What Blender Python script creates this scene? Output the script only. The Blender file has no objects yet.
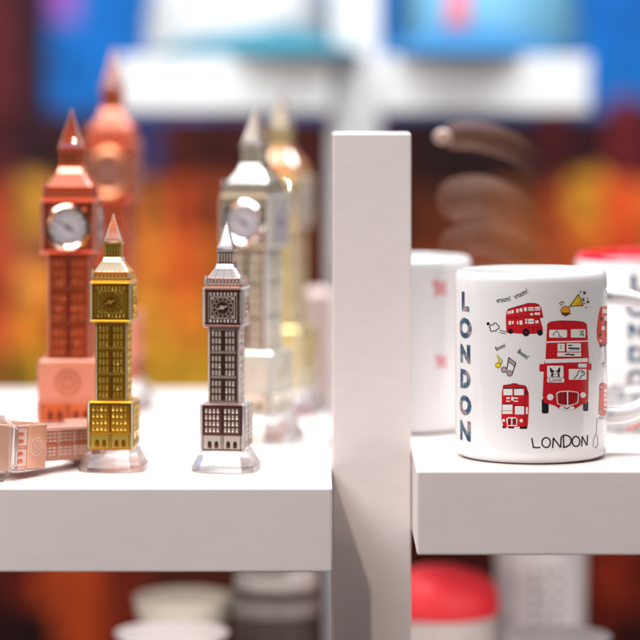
import bpy, bmesh, math, random
from mathutils import Vector, Matrix
random.seed(7)
S = bpy.context.scene
COL = S.collection
F, HY, S0 = 2820.0, 100.0, 0.00054          # focal length in photo pixels, horizon row, metres per pixel at the shelf front
Z0 = F * S0                                  # distance from camera to shelf front
CAMZ = 1.40
def sc(d): return S0 * (Z0 + d) / Z0
def P(px, py, d):
    s = sc(d)
    return Vector(((px - 320) * s, d, CAMZ - (py - HY) * s))
ZL = P(0, 488, 0).z      # left shelf top
ZR = P(0, 471, 0).z      # right shelf top

# ------------------------------------------------------------------ materials
def new_mat(name):
    m = bpy.data.materials.new(name); m.use_nodes = True
    nt = m.node_tree
    return m, nt, nt.nodes['Principled BSDF']
def lin(c):
    return tuple(((v/255)/12.92 if v/255 <= .04045 else ((v/255+.055)/1.055)**2.4) for v in c)
def pmat(name, col, rough=.5, metal=0., var=.06, nscale=60, bump=0., coat=0., spec=.5, rvar=.08, stretch=(1,1,1), trans=0.):
    m, nt, b = new_mat(name); N = nt.nodes; L = nt.links
    b.inputs['Roughness'].default_value = rough
    b.inputs['Metallic'].default_value = metal
    b.inputs['Coat Weight'].default_value = coat
    b.inputs['Coat Roughness'].default_value = .05
    b.inputs['Specular IOR Level'].default_value = spec
    b.inputs['Transmission Weight'].default_value = trans
    tc = N.new('ShaderNodeTexCoord'); mp = N.new('ShaderNodeMapping'); mp.inputs['Scale'].default_value = stretch
    nz = N.new('ShaderNodeTexNoise'); nz.inputs['Scale'].default_value = nscale; nz.inputs['Detail'].default_value = 5
    L.new(tc.outputs['Object'], mp.inputs['Vector']); L.new(mp.outputs[0], nz.inputs['Vector'])
    cr = N.new('ShaderNodeMix'); cr.data_type = 'RGBA'
    cr.inputs[6].default_value = tuple(c*(1-var) for c in col)+(1,)
    cr.inputs[7].default_value = tuple(min(1, c*(1+var)) for c in col)+(1,)
    L.new(nz.outputs['Fac'], cr.inputs[0]); L.new(cr.outputs[2], b.inputs['Base Color'])
    mr = N.new('ShaderNodeMapRange'); mr.inputs[3].default_value = max(0, rough-rvar); mr.inputs[4].default_value = min(1, rough+rvar)
    L.new(nz.outputs['Fac'], mr.inputs[0]); L.new(mr.outputs[0], b.inputs['Roughness'])
    if bump:
        bp = N.new('ShaderNodeBump'); bp.inputs['Strength'].default_value = bump; bp.inputs['Distance'].default_value = .0006
        L.new(nz.outputs['Fac'], bp.inputs['Height']); L.new(bp.outputs[0], b.inputs['Normal'])
    return m
def glass_mat(name, tint=(1,1,1), clear=.35, rough=.02):
    m = bpy.data.materials.new(name); m.use_nodes = True; nt = m.node_tree; nt.nodes.clear()
    N = nt.nodes; L = nt.links
    o = N.new('ShaderNodeOutputMaterial'); g = N.new('ShaderNodeBsdfGlass'); t = N.new('ShaderNodeBsdfTransparent'); mx = N.new('ShaderNodeMixShader')
    g.inputs['Color'].default_value = tint+(1,); g.inputs['IOR'].default_value = 1.48
    t.inputs['Color'].default_value = tint+(1,)
    nz = N.new('ShaderNodeTexNoise'); nz.inputs['Scale'].default_value = 90
    tc = N.new('ShaderNodeTexCoord'); L.new(tc.outputs['Object'], nz.inputs['Vector'])
    mr = N.new('ShaderNodeMapRange'); mr.inputs[3].default_value = 0; mr.inputs[4].default_value = rough*2
    L.new(nz.outputs['Fac'], mr.inputs[0]); L.new(mr.outputs[0], g.inputs['Roughness'])
    mx.inputs[0].default_value = clear
    L.new(g.outputs[0], mx.inputs[1]); L.new(t.outputs[0], mx.inputs[2]); L.new(mx.outputs[0], o.inputs['Surface'])
    return m

def paint_mat(name, col):
    m = pmat(name, col, .42, 0, .035, 9, 0, 0, .35, .06)
    nt = m.node_tree; N = nt.nodes; L = nt.links; b = N['Principled BSDF']
    # fine roller grain and faint scuffs
    tc = N.new('ShaderNodeTexCoord')
    n1 = N.new('ShaderNodeTexNoise'); n1.inputs['Scale'].default_value = 900; n1.inputs['Detail'].default_value = 2
    L.new(tc.outputs['Object'], n1.inputs['Vector'])
    mp = N.new('ShaderNodeMapping'); mp.inputs['Scale'].default_value = (2.0, 2.0, 6.0)
    n2 = N.new('ShaderNodeTexNoise'); n2.inputs['Scale'].default_value = 22; n2.inputs['Detail'].default_value = 6; n2.inputs['Roughness'].default_value = .7
    L.new(tc.outputs['Object'], mp.inputs[0]); L.new(mp.outputs[0], n2.inputs['Vector'])
    src = b.inputs['Base Color'].links[0].from_socket
    mr = N.new('ShaderNodeMapRange'); mr.inputs[1].default_value = .35; mr.inputs[2].default_value = .7; mr.inputs[3].default_value = .965; mr.inputs[4].default_value = 1.01
    L.new(n2.outputs['Fac'], mr.inputs[0])
    mu = N.new('ShaderNodeMix'); mu.data_type = 'RGBA'; mu.blend_type = 'MULTIPLY'; mu.inputs[0].default_value = 1
    L.new(src, mu.inputs[6]); L.new(mr.outputs[0], mu.inputs[7]); L.new(mu.outputs[2], b.inputs['Base Color'])
    bp = N.new('ShaderNodeBump'); bp.inputs['Strength'].default_value = .12; bp.inputs['Distance'].default_value = .0003
    L.new(n1.outputs['Fac'], bp.inputs['Height']); L.new(bp.outputs[0], b.inputs['Normal'])
    return m

M = {}
M['paint'] = paint_mat('shelf_paint', (.80, .73, .715))
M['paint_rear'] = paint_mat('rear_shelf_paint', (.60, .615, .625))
M['ceramic'] = pmat('ceramic', (.81, .80, .80), .12, 0, .01, 30, 0, .3, .5, .03)
M['ceramic_cream'] = pmat('ceramic_cream', (.80, .76, .66), .25, 0, .03, 30)
M['red_glaze'] = pmat('red_glaze', (.75, .02, .05), .15, 0, .03, 30, 0, .3)
M['clear'] = glass_mat('clear_crystal', (1, 1, 1), .24, .003)
M['rose_clear'] = glass_mat('rose_crystal', (1, .80, .76), .30)
M['amber_clear'] = glass_mat('amber_crystal', (1, .72, .40), .30)
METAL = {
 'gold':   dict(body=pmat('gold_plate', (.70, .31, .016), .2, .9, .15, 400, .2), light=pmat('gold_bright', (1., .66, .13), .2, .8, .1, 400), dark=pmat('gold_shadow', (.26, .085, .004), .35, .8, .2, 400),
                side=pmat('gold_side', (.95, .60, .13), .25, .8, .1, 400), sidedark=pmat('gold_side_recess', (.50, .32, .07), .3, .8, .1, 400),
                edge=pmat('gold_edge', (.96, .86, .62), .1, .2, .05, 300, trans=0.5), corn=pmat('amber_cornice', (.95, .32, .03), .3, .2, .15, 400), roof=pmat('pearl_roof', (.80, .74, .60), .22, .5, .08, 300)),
 'silver': dict(body=pmat('silver_plate_dim', (.18, .085, .07), .22, .7, .15, 400, .2), light=pmat('silver_bright', (.84, .73, .64), .24, .6, .08, 400), dark=pmat('silver_shadow', (.09, .036, .032), .3, .7, .2, 400),  # dark mirrored room put into the front colour, bright surroundings into the sides
                side=pmat('silver_side_lit', (.92, .90, .88), .18, .5, .06, 400), sidedark=pmat('silver_side_recess', (.55, .52, .50), .25, .6, .1, 400),
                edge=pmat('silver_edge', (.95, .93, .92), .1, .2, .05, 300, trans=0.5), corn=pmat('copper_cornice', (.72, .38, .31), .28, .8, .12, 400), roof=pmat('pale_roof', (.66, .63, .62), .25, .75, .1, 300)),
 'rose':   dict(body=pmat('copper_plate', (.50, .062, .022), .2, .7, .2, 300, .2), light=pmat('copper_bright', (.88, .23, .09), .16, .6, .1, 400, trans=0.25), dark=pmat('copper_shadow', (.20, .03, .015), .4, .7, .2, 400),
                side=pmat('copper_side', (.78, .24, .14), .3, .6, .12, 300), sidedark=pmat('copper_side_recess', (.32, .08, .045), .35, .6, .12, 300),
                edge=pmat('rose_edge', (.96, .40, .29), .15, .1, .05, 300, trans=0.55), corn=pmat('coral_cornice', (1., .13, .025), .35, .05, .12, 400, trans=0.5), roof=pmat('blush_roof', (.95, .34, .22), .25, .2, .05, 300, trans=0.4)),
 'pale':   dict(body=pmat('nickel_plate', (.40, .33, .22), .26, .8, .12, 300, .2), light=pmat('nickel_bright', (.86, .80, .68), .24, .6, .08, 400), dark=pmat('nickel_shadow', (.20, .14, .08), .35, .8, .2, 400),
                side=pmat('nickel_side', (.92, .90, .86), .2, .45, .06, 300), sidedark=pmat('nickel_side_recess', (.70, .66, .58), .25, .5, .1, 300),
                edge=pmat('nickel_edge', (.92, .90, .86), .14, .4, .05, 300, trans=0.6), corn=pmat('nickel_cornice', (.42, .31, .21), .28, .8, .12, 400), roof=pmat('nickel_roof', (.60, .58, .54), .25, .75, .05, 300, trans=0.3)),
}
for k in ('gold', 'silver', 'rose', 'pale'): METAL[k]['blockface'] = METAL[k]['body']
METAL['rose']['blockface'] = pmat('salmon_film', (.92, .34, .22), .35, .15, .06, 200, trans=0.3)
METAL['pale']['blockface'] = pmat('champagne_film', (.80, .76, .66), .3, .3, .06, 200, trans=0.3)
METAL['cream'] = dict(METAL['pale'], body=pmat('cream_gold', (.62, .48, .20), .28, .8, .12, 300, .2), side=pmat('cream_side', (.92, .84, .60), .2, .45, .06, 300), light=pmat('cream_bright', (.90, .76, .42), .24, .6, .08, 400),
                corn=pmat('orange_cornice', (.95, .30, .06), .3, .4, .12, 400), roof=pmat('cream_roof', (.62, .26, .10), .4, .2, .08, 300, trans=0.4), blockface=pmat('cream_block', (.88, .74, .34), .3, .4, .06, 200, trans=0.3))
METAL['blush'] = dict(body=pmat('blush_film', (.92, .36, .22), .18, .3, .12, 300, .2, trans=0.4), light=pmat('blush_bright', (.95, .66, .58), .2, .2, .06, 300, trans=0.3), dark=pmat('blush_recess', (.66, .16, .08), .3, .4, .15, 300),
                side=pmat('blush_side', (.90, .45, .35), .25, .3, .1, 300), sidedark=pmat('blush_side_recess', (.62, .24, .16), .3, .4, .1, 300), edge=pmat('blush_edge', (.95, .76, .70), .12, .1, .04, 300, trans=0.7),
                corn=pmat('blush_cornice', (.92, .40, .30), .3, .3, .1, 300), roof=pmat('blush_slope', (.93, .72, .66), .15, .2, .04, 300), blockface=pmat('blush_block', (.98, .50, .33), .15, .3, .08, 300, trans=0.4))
M['dial'] = pmat('dial_white', (.52, .49, .52), .25, .1, .06, 300)
M['dial_mark'] = pmat('dial_mark', (.22, .17, .19), .4, .2)
M['chrome'] = pmat('chrome_bezel', (.92, .88, .86), .08, 1, .03, 100)
M['rose_bezel'] = pmat('rose_bezel', (.95, .62, .50), .12, 1, .03, 100)

# ------------------------------------------------------------------ mesh helpers
class MB:
    def __init__(s): s.v = []; s.f = []; s.m = []; s.side = None
    def add(s, vs, fs, mi=0):
        b = len(s.v); s.v += [tuple(v) for v in vs]
        if s.side and not isinstance(mi, (list, tuple)): mi = s.side.get(mi, mi)
        for i, f in enumerate(fs):
            s.f.append(tuple(b+j for j in f)); s.m.append(mi[i] if isinstance(mi, (list, tuple)) else mi)
    def box(s, lo, hi, mi=0, T=None):
        x0, y0, z0 = lo; x1, y1, z1 = hi
        vs = [Vector(p) for p in ((x0,y0,z0),(x1,y0,z0),(x1,y1,z0),(x0,y1,z0),(x0,y0,z1),(x1,y0,z1),(x1,y1,z1),(x0,y1,z1))]
        if T: vs = [T @ v for v in vs]
        s.add(vs, [(0,3,2,1),(4,5,6,7),(0,1,5,4),(1,2,6,5),(2,3,7,6),(3,0,4,7)], mi)
    def loft(s, rings, mi=0, cap=True, side=None):
        n = len(rings[0]); b = len(s.v)
        for r in rings: s.v += [tuple(p) for p in r]
        for k in range(len(rings)-1):
            for i in range(n):
                j = (i+1) % n
                s.f.append((b+k*n+i, b+k*n+j, b+(k+1)*n+j, b+(k+1)*n+i))
                s.m.append(side(k, i) if side else mi)
        if cap:
            s.f.append(tuple(b+i for i in reversed(range(n)))); s.m.append(side(-1, 0) if side else mi)
            s.f.append(tuple(b+(len(rings)-1)*n+i for i in range(n))); s.m.append(side(-2, 0) if side else mi)
    def lathe(s, prof, n=48, mi=0):
        rings = [[(r*math.cos(2*math.pi*i/n), r*math.sin(2*math.pi*i/n), z) for i in range(n)] for r, z in prof]
        mm = mi if isinstance(mi, (list, tuple)) else None
        s.loft(rings, mi if mm is None else 0, True, None if mm is None else (lambda k, i: mm[k] if k >= 0 else mm[0 if k == -1 else -1]))
    def tube(s, pts, rad, n=10, mi=0):
        pts = [Vector(p) for p in pts]; rings = []
        up = Vector((0, 1, 0))
        for i, p in enumerate(pts):
            t = (pts[min(i+1, len(pts)-1)] - pts[max(i-1, 0)]).normalized()
            a = t.cross(up); a = a.normalized() if a.length > 1e-4 else Vector((1, 0, 0)); c = a.cross(t)
            r = rad[i] if isinstance(rad, (list, tuple)) else rad
            ra, rc = r if isinstance(r, tuple) else (r, r)
            rings.append([p + a*ra*math.cos(2*math.pi*k/n) + c*rc*math.sin(2*math.pi*k/n) for k in range(n)])
        s.loft(rings, mi)
    def build(s, name, mats, parent=None, smooth=False, bevel=0, sub=0):
        me = bpy.data.meshes.new(name); me.from_pydata(s.v, [], s.f)
        for m in (mats if isinstance(mats, (list, tuple)) else [mats]): me.materials.append(m)
        for p, mi in zip(me.polygons, s.m): p.material_index = mi; p.use_smooth = smooth
        bm = bmesh.new(); bm.from_mesh(me); bmesh.ops.recalc_face_normals(bm, faces=bm.faces); bm.to_mesh(me); bm.free()
        o = bpy.data.objects.new(name, me); COL.objects.link(o)
        if parent: o.parent = parent
        if bevel:
            b = o.modifiers.new('bevel', 'BEVEL'); b.width = bevel; b.segments = 3; b.limit_method = 'ANGLE'; b.angle_limit = .6
        if sub:
            d = o.modifiers.new('sub', 'SUBSURF'); d.levels = sub; d.render_levels = sub
        if smooth:
            try: me.set_sharp_from_angle(angle=math.radians(38))
            except Exception: pass
        return o
def tag(o, label=None, cat=None, group=None, kind=None):
    for k, v in (('label', label), ('category', cat), ('group', group), ('kind', kind)):
        if v: o[k] = v
    return o
def empty(name, loc=(0,0,0), label=None, cat=None, group=None):
    o = bpy.data.objects.new(name, None); COL.objects.link(o); o.location = loc; o.empty_display_size = .01
    return tag(o, label, cat, group)
def copy_tree(o, parent=None):
    c = o.copy(); COL.objects.link(c)
    if parent: c.parent = parent
    for ch in list(o.children): copy_tree(ch, c)
    return c

# ------------------------------------------------------------------ display stands
T = .0454
def stand(name, label, posx, postd, postw, ztop, zbot, lefts, rights, front, depth, mat):
    root = empty(name, ((posx[0]+posx[1])/2, postd, zbot)); tag(root, label, 'display stand')
    off = root.location
    def bx(n, lo, hi):
        mb = MB(); mb.box(Vector(lo)-off, Vector(hi)-off); return mb.build(n, mat, root, False, .0011)
    bx('upright_post', (posx[0], postd, zbot), (posx[1], postd+postw, ztop))
    for x0, x1, z in lefts + rights:
        bx('shelf_board', (x0, front, z-T), (x1, front+depth, z))
    return root
pl, pr = P(332.2, 0, .084).x, P(411.2, 0, .084).x
DEP = .515
stand('display_stand', 'white painted shelf stand in sharp focus, square post between two thick shelves', (pl, pr), .084, .045, P(0, 133.2, .084).z, ZL-.62,
      [(-.62, pl-.0004, ZL), (-.62, pl-.0004, ZL-.215)], [(pr+.0004, .60, ZR), (pr+.0004, .60, ZR-.215)], 0, DEP, M['paint'])
DR = .80
stand('display_stand', 'blurred white shelf stand behind the front one, carrying two caps', (P(331,0,DR+.03).x, P(380,0,DR+.03).x), DR+.03, .045, CAMZ+.35, ZL-.62,
      [(P(117,0,DR).x, P(331,0,DR+.03).x-.0004, P(0,56,DR).z)], [(P(380,0,DR+.03).x+.0004, P(590,0,DR).x, P(0,56,DR).z)], DR, .30, M['paint_rear'])

# ------------------------------------------------------------------ clock tower souvenirs (1 unit = .565 mm at scale one)
def octo(h, c, z): return [(-h+c,-h,z),(h-c,-h,z),(h,-h+c,z),(h,h-c,z),(h-c,h,z),(-h+c,h,z),(-h,h-c,z),(-h,-h+c,z)]
def chunk(mb, prof, face=0, edge=1, side=None):
    """a chamfered square block: prof = list of (half width, chamfer, z)"""
    mb.loft([octo(*p) for p in prof], 0, True, lambda k, i: (edge if (k >= 0 and i % 2 == 1) else (side if (side is not None and (k < 0 or i != 0)) else face)))
R4 = [Matrix.Rotation(math.pi/2*k, 4, 'Z') for k in range(4)]
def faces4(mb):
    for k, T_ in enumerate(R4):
        mb.side = {0: 4, 3: 5} if k else None  # sides take brighter metal; what they would reflect is put into colour
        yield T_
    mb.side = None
def arch(mb, T_, x0, x1, z0, z1, y, t, mi):
    """raised arched window on the face at depth y"""
    w = x1-x0; zs = z1-w*.6
    p = [(x0,z0),(x1,z0),(x1,zs),(x1-w*.2,z1-w*.12),((x0+x1)/2,z1),(x0+w*.2,z1-w*.12),(x0,zs)]
    vs = [T_ @ Vector((a, y-t, b)) for a, b in p] + [T_ @ Vector((a, y+.2, b)) for a, b in p]
    n = len(p)
    vs.append(T_ @ Vector(((x0+x1)/2 + random.uniform(-.22,.22)*w, y-t-random.uniform(.25,.7)*min(1, w*.4), z0+(zs-z0)*random.uniform(.35,.75))))
    mb.add(vs, [(i, (i+1) % n, 2*n) for i in range(n)] + [(i, n+i, n+(i+1) % n, (i+1) % n) for i in range(n)], mi)
def ring(mb, T_, cx, cz, r0, r1, y, t, mi, n=32):
    vs = []
    for i in range(n):
        a = 2*math.pi*i/n; c, s_ = math.cos(a), math.sin(a)
        for r, yy in ((r0, y+.2), (r0, y-t), (r1, y-t), (r1, y+.2)): vs.append(T_ @ Vector((cx+r*c, yy, cz+r*s_)))
    fs = []
    for i in range(n):
        j = (i+1) % n
        for k in range(3): fs.append((4*i+k, 4*j+k, 4*j+k+1, 4*i+k+1))
    mb.add(vs, fs, mi)
def disc(mb, T_, cx, cz, r, y, t, mi, n=32):
    vs = [T_ @ Vector((cx+r*math.cos(2*math.pi*i/n), y-t, cz+r*math.sin(2*math.pi*i/n))) for i in range(n)]
    vs += [T_ @ Vector((cx+r*math.cos(2*math.pi*i/n), y+.2, cz+r*math.sin(2*math.pi*i/n))) for i in range(n)]
    mb.add(vs, [tuple(range(n))] + [(i, n+i, n+(i+1) % n, (i+1) % n) for i in range(n)], mi)
def bar(mb, T_, ax, az, bx_, bz, w, y, t, mi):
    d = Vector((bx_-ax, 0, bz-az)); nrm = Vector((-d.z, 0, d.x)).normalized()*w/2
    q = [Vector((ax,0,az))-nrm, Vector((bx_,0,bz))-nrm, Vector((bx_,0,bz))+nrm, Vector((ax,0,az))+nrm]
    vs = [T_ @ Vector((p.x, y-t, p.z)) for p in q] + [T_ @ Vector((p.x, y+.2, p.z)) for p in q]
    mb.add(vs, [(0,1,2,3)] + [(i, 4+i, 4+(i+1) % 4, (i+1) % 4) for i in range(4)], mi)

def make_tower(kind, big, label, group):
    K = METAL[kind]; root = empty('clock_tower_souvenir'); tag(root, label, 'souvenir', group)
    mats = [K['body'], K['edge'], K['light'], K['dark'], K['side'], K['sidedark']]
    spire_glass = M['clear']
    # crystal base: stepped, cut corners
    mb = MB(); chunk(mb, [(31,10,0),(32.3,10.8,1),(32.3,10.8,4.5),(25.6,7,17.5),(24.4,6.4,20.6),(23.4,6,21.4)], 0, 0)
    mb.build('crystal_base', M['clear'], root, False, .12)
    # base block
    mb = MB(); chunk(mb, [(21.5,1.6,21.6),(22.5,1.8,22.8),(22.5,1.8,67.5),(21,1.6,69)], 0, 1, 4)
    for T_ in faces4(mb):
        y = -22.5
        mb.box((-20.6,y-.5,23.4),(20.6,y+.2,37), 2, T_)
        for x in (-15,-8,4.2,11.2): arch(mb, T_, x, x+4, 24.2, 31.5, y-.5, .35, 3)
        for x in (-19.8,-1.0,1.0,18.8): mb.box((x-.35,y-.9,23.4),(x+.35,y-.3,37), 3, T_)
        mb.box((-20.6,y-.9,37),(20.6,y+.2,38.4), 0, T_)
        if not big:
            for r in range(4):
                z = 40.5+r*6.4
                for g in (-17.6, 2.0):
                    for c in range(4): arch(mb, T_, g+c*4, g+c*4+2.2, z, z+4.5, y, .6, 2)
            for z in (39.6+6.4*1, 39.6+6.4*2, 39.6+6.4*3): mb.box((-20,y-.3,z-.25),(20,y+.2,z+.25), 0, T_)
            mb.box((-.8,y-1,38.4),(.8,y+.2,66.5), 3, T_)
            for x in (-20.4, 19.2): mb.box((x,y-.9,38.4),(x+1.2,y+.2,66.5), 3, T_)
            mb.box((-20.6,y-.9,66.2),(20.6,y+.2,67.6), 3, T_)
        else:
            ring(mb, T_, 0, 52, 8.5, 9.5, y, .5, 2); ring(mb, T_, 0, 52, 5.5, 6.1, y, .5, 2)
            for k in range(8):
                a = k*math.pi/4; bar(mb, T_, 2*math.cos(a), 52+2*math.sin(a), 5*math.cos(a), 52+5*math.sin(a), .7, y, .5, 2)
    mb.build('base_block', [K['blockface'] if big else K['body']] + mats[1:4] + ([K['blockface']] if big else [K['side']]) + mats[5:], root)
    # shaft
    mb = MB(); chunk(mb, [(15.5,1.2,69.2),(15.5,1.2,145.4)], 0, 1, 4)
    for T_ in faces4(mb):
        y = -15.5
        for x in (-14.3, 12.9): mb.box((x,y-.8,69.4),(x+1.4,y+.2,145), 0, T_)
        mb.box((-1.3,y-.8,69.4),(1.3,y+.2,145), 3, T_)
        for zb in (69.4, 94.6, 119.8, 143.6):
            mb.box((-12.9,y-1.1,zb),(12.9,y+.2,zb+.7), 2, T_); mb.box((-12.9,y-.7,zb+.7),(12.9,y+.2,zb+1.5), 3, T_); mb.box((-12.9,y-1.1,zb+1.5),(12.9,y+.2,zb+2.1), 2, T_)
        for zb in (72.2, 97.4, 122.6):
            for r in range(3):
                z = zb+r*7.2
                for g in (-12, 2.0):
                    for c in range(3): arch(mb, T_, g+c*3.5, g+c*3.5+2.0, z, z+5.3, y, .5, 2)
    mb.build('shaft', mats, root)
    # clock stage
    mb = MB(); chunk(mb, [(16.5,1.2,145.6),(20.5,2,147),(21,2,148),(20.5,2,149.2),(20.5,2,184.5),(21.2,2,185.2),(20.6,2,187)], 0, 1, 4)
    for T_ in faces4(mb):
        y = -20.5
        mb.box((-18.4,y-.6,150),(18.4,y+.2,151.2), 3, T_); mb.box((-18.4,y-.6,182.6),(18.4,y+.2,183.8), 3, T_)
        for i in range(8):
            x = -13.2+i*3.6
            arch(mb, T_, x, x+1.9, 178.4, 182.2, y, .7, 2); arch(mb, T_, x, x+1.9, 151.6, 154.6, y, .7, 2)
        for x in (-18.2, 14.4):
            for z in (155.4, 162.4, 169.4, 176.0): mb.box((x,y-.5,z),(x+3.8,y+.2,z+5.6 if z < 176 else z+4), 0 if z != 176 else 3, T_)
            mb.box((x-.2,y-.9,151.4),(x+.3,y+.2,182.4), 2, T_); mb.box((x+3.4,y-.9,151.4),(x+3.9,y+.2,182.4), 2, T_)
        for a, b in (((-12.6,155.4),(12.6,156.2)), ((-12.6,177.0),(12.6,177.8)), ((-12.6,156.2),(-11.8,177.0)), ((11.8,156.2),(12.6,177.0))):
            mb.box((a[0],y-1,a[1]),(b[0],y+.2,b[1]), 2, T_)
        if big is not True:
            for sx in (-1, 1):
                for sz in (-1, 1):
                    mb.box((sx*10.2-1.4, y-.5, 166.6+sz*9-1.1),(sx*10.2+1.4, y+.2, 166.6+sz*9+1.1), 2, T_)
    big = big is True
    st = mb.build('clock_stage', mats, root)
    for T_ in R4[:4]:
        y = -20.5
        d = MB()
        if big:
            if T_ in (R4[0], R4[2]):
                vs = []; n_ = 40; m_ = 8
                for i in range(n_):
                    a = 2*math.pi*i/n_
                    for k in range(m_):
                        b_ = 2*math.pi*k/m_; r_ = 15.2+2.5*math.cos(b_); vs.append(T_ @ Vector((r_*math.cos(a), y-1.0-2.2*math.sin(b_), 166.2+r_*math.sin(a))))
                d.add(vs, [(i*m_+k, ((i+1) % n_)*m_+k, ((i+1) % n_)*m_+(k+1) % m_, i*m_+(k+1) % m_) for i in range(n_) for k in range(m_)], 2)
            disc(d, T_, 0, 166.2, 14.4, y, 1.2, 0, 40)
            for k in range(12):
                a = k*math.pi/6; bar(d, T_, 10.4*math.cos(a), 166.2+10.4*math.sin(a), 12.6*math.cos(a), 166.2+12.6*math.sin(a), .8, y-1.2, .3, 1)
            ring(d, T_, 0, 166.2, 9.3, 9.7, y-1.2, .3, 1); disc(d, T_, 0, 166.2, 2.2, y-1.2, .5, 1)
            bar(d, T_, 0, 166.2, -7, 170.5, 1.1, y-1.3, .7, 1); bar(d, T_, 0, 166.2, 4.6, 163.0, 1.4, y-1.3, .7, 1)
            d.build('clock_dial', [M['dial'], M['dial_mark'], M['rose_bezel'] if kind == 'rose' else M['chrome']], st, True)
        else:
            disc(d, T_, 0, 166.6, 10.6, y, .35, 1); ring(d, T_, 0, 166.6, 10.4, 11.0, y, 1.2, 0); ring(d, T_, 0, 166.6, 6.5, 6.9, y, .8, 0); ring(d, T_, 0, 166.6, 8.0, 9.6, y, .6, 2)
            for k in range(12):
                a = k*math.pi/6; bar(d, T_, 7.6*math.cos(a), 166.6+7.6*math.sin(a), 9.6*math.cos(a), 166.6+9.6*math.sin(a), .9, y, .9, 0)
            bar(d, T_, -5.2, 165.0, 4.6, 168.2, 1.5, y, .9, 0); bar(d, T_, -2.6, 168.4, 1.2, 165.4, 1.6, y, 1.0, 0); disc(d, T_, 0, 166.6, 1.9, y, 1.1, 0)
            d.build('clock_dial', [K['light'], K['dark'], K['body']], st)
    # cornice with battlement
    mb = MB(); chunk(mb, [(20,2,187.2),(18.6,1.6,188.2),(18.6,1.6,190.4),(17.6,1.5,190.8),(17.6,1.5,194.6),(18,1.5,195)], 0, 0)
    for T_ in R4:
        for i in range(9): mb.box((-16+i*3.65,-18.5,191),(-16+i*3.65+1.9,-17.4,194.6), 1, T_)
        for i in range(11): mb.box((-17+i*3.2,-19.5,188.4),(-17+i*3.2+1.4,-18.4,190.2), 1, T_)
        mb.box((-18.6,-19.3,189.9),(18.6,-18.5,190.5), 2, T_)
        for s_ in (-1, 1): mb.loft([[(s_*18+dx*w, -18+dy*w, z) for dx, dy in ((-1,-1),(1,-1),(1,1),(-1,1))] for w, z in ((1.1,190.5),(1.1,195.5),(.1,200))], 2)
    mb.build('cornice', [K['corn'], K['light'], K['edge']], root)
    mb = MB(); chunk(mb, [(17,1.6,195.2),(16.6,1.5,196.4),(10,1,206),(8.8,.8,210)])
    for T_ in R4:
        for i in range(7):
            x0, x1 = -14.4+i*4.8, (-14.4+i*4.8)*.58
            vs = [T_ @ Vector(p) for p in ((x0-.35,-17.0,196.4),(x0+.35,-17.0,196.4),(x1+.3,-10.4,206),(x1-.3,-10.4,206),(x0-.35,-16.2,196.4),(x0+.35,-16.2,196.4),(x1+.3,-9.6,206),(x1-.3,-9.6,206))]
            mb.add(vs, [(0,1,2,3),(0,4,5,1),(1,5,6,2),(2,6,7,3),(3,7,4,0)], 2 if i % 2 else 1)
        mb.box((-16.9,-17.3,195.4),(16.9,-16.4,196.3), 2, T_)
    mb.build('roof', [K['roof'], K['edge'], K['corn']], root)
    mb = MB(); chunk(mb, [(8.8,.6,210.2),(8.8,.6,212),(7.2,.4,212.2),(7.2,.4,221.4),(9,.6,222),(9,.6,225)], 0, 1)
    for T_ in R4:
        for i in range(5): mb.box((-7+i*2.9,-8.4,212.1),(-7+i*2.9+1.5,-7.1,221.5), 1, T_)
        for i in range(4): mb.box((-5.4+i*2.9,-7.35,212.6),(-5.4+i*2.9+1.2,-7.1,221), 2, T_)
        mb.box((-8,-9.35,222.6),(8,-8.9,224.4), 1, T_)
    mb.build('lantern', [K['corn'] if kind == 'rose' else K['body'], K['light'], K['dark']], root)
    mb = MB(); chunk(mb, [(8.2,1.1,225.2),(8.4,1.1,226.2),(1.0,.3,250),(.5,.15,252)], 0, 0)
    sp = mb.build('spire', spire_glass, root, False, .25)
    mb = MB()
    for T_ in R4:
        vs = [T_ @ Vector(p) for p in ((7.4,-8.3,226.4),(8.3,-7.4,226.4),(.9,-.65,250.4),(.65,-.9,250.4),(7.2,-7.2,226.4),(.5,-.5,250.4))]
        mb.add(vs, [(0,1,2,3),(1,4,5,2),(4,0,3,5)], 0)
    mb.loft([[(a*w, b*w, z) for a, b in ((-1,-1),(1,-1),(1,1),(-1,1))] for w, z in ((.8,250.6),(1.0,251.6),(.2,253))], 0)
    if big:
        mb.loft([[(a*w, b*w, z) for a, b in ((-1,-1),(1,-1),(1,1),(-1,1))] for w, z in ((3.6,226.8),(.3,243))], 1)
    mb.build('spire_edging', [K['edge'], K['body']], sp)
    return root
def place_tower(o, px, d, tip, rot):
    base = P(px, 0, d); base.z = ZL + .0003
    top = P(px, tip, d).z
    o.location = base; o.rotation_euler = (0, 0, math.radians(rot)); o.scale = ((top-base.z)/252.6,)*3

GT = 'clock tower souvenirs on the left shelf'
tw = make_tower('gold', False, 'small gold clock tower on clear crystal base, front left of shelf', GT); place_tower(tw, 113.5, .078, 214, -4)
tw = make_tower('silver', False, 'small silver clock tower with dark brown front, nearest the white post', GT); place_tower(tw, 226.5, .075, 222, -9)
rose = make_tower('rose', True, 'blurred copper-red clock tower with round pale dial, directly behind the gold one', GT); place_tower(rose, 71.5, .165, 110, -2)
r2 = copy_tree(rose); r2['label'] = 'tallest and most blurred copper clock tower, at the back left of the shelf'; place_tower(r2, 113, .38, 48, -6); r2.scale = (r2.scale[0]*.84, r2.scale[1]*.84, r2.scale[2])
cd = pmat('copper_dial', (.45,.16,.09), .3, .6, .1, 200); gb = pmat('warm_bezel', (.62,.27,.14), .3, .9)
for st in r2.children:
    for q in st.children:
        if q.name.startswith('clock_dial'): q.data = q.data.copy(); q.data.materials[0] = cd; q.data.materials[2] = gb
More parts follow.
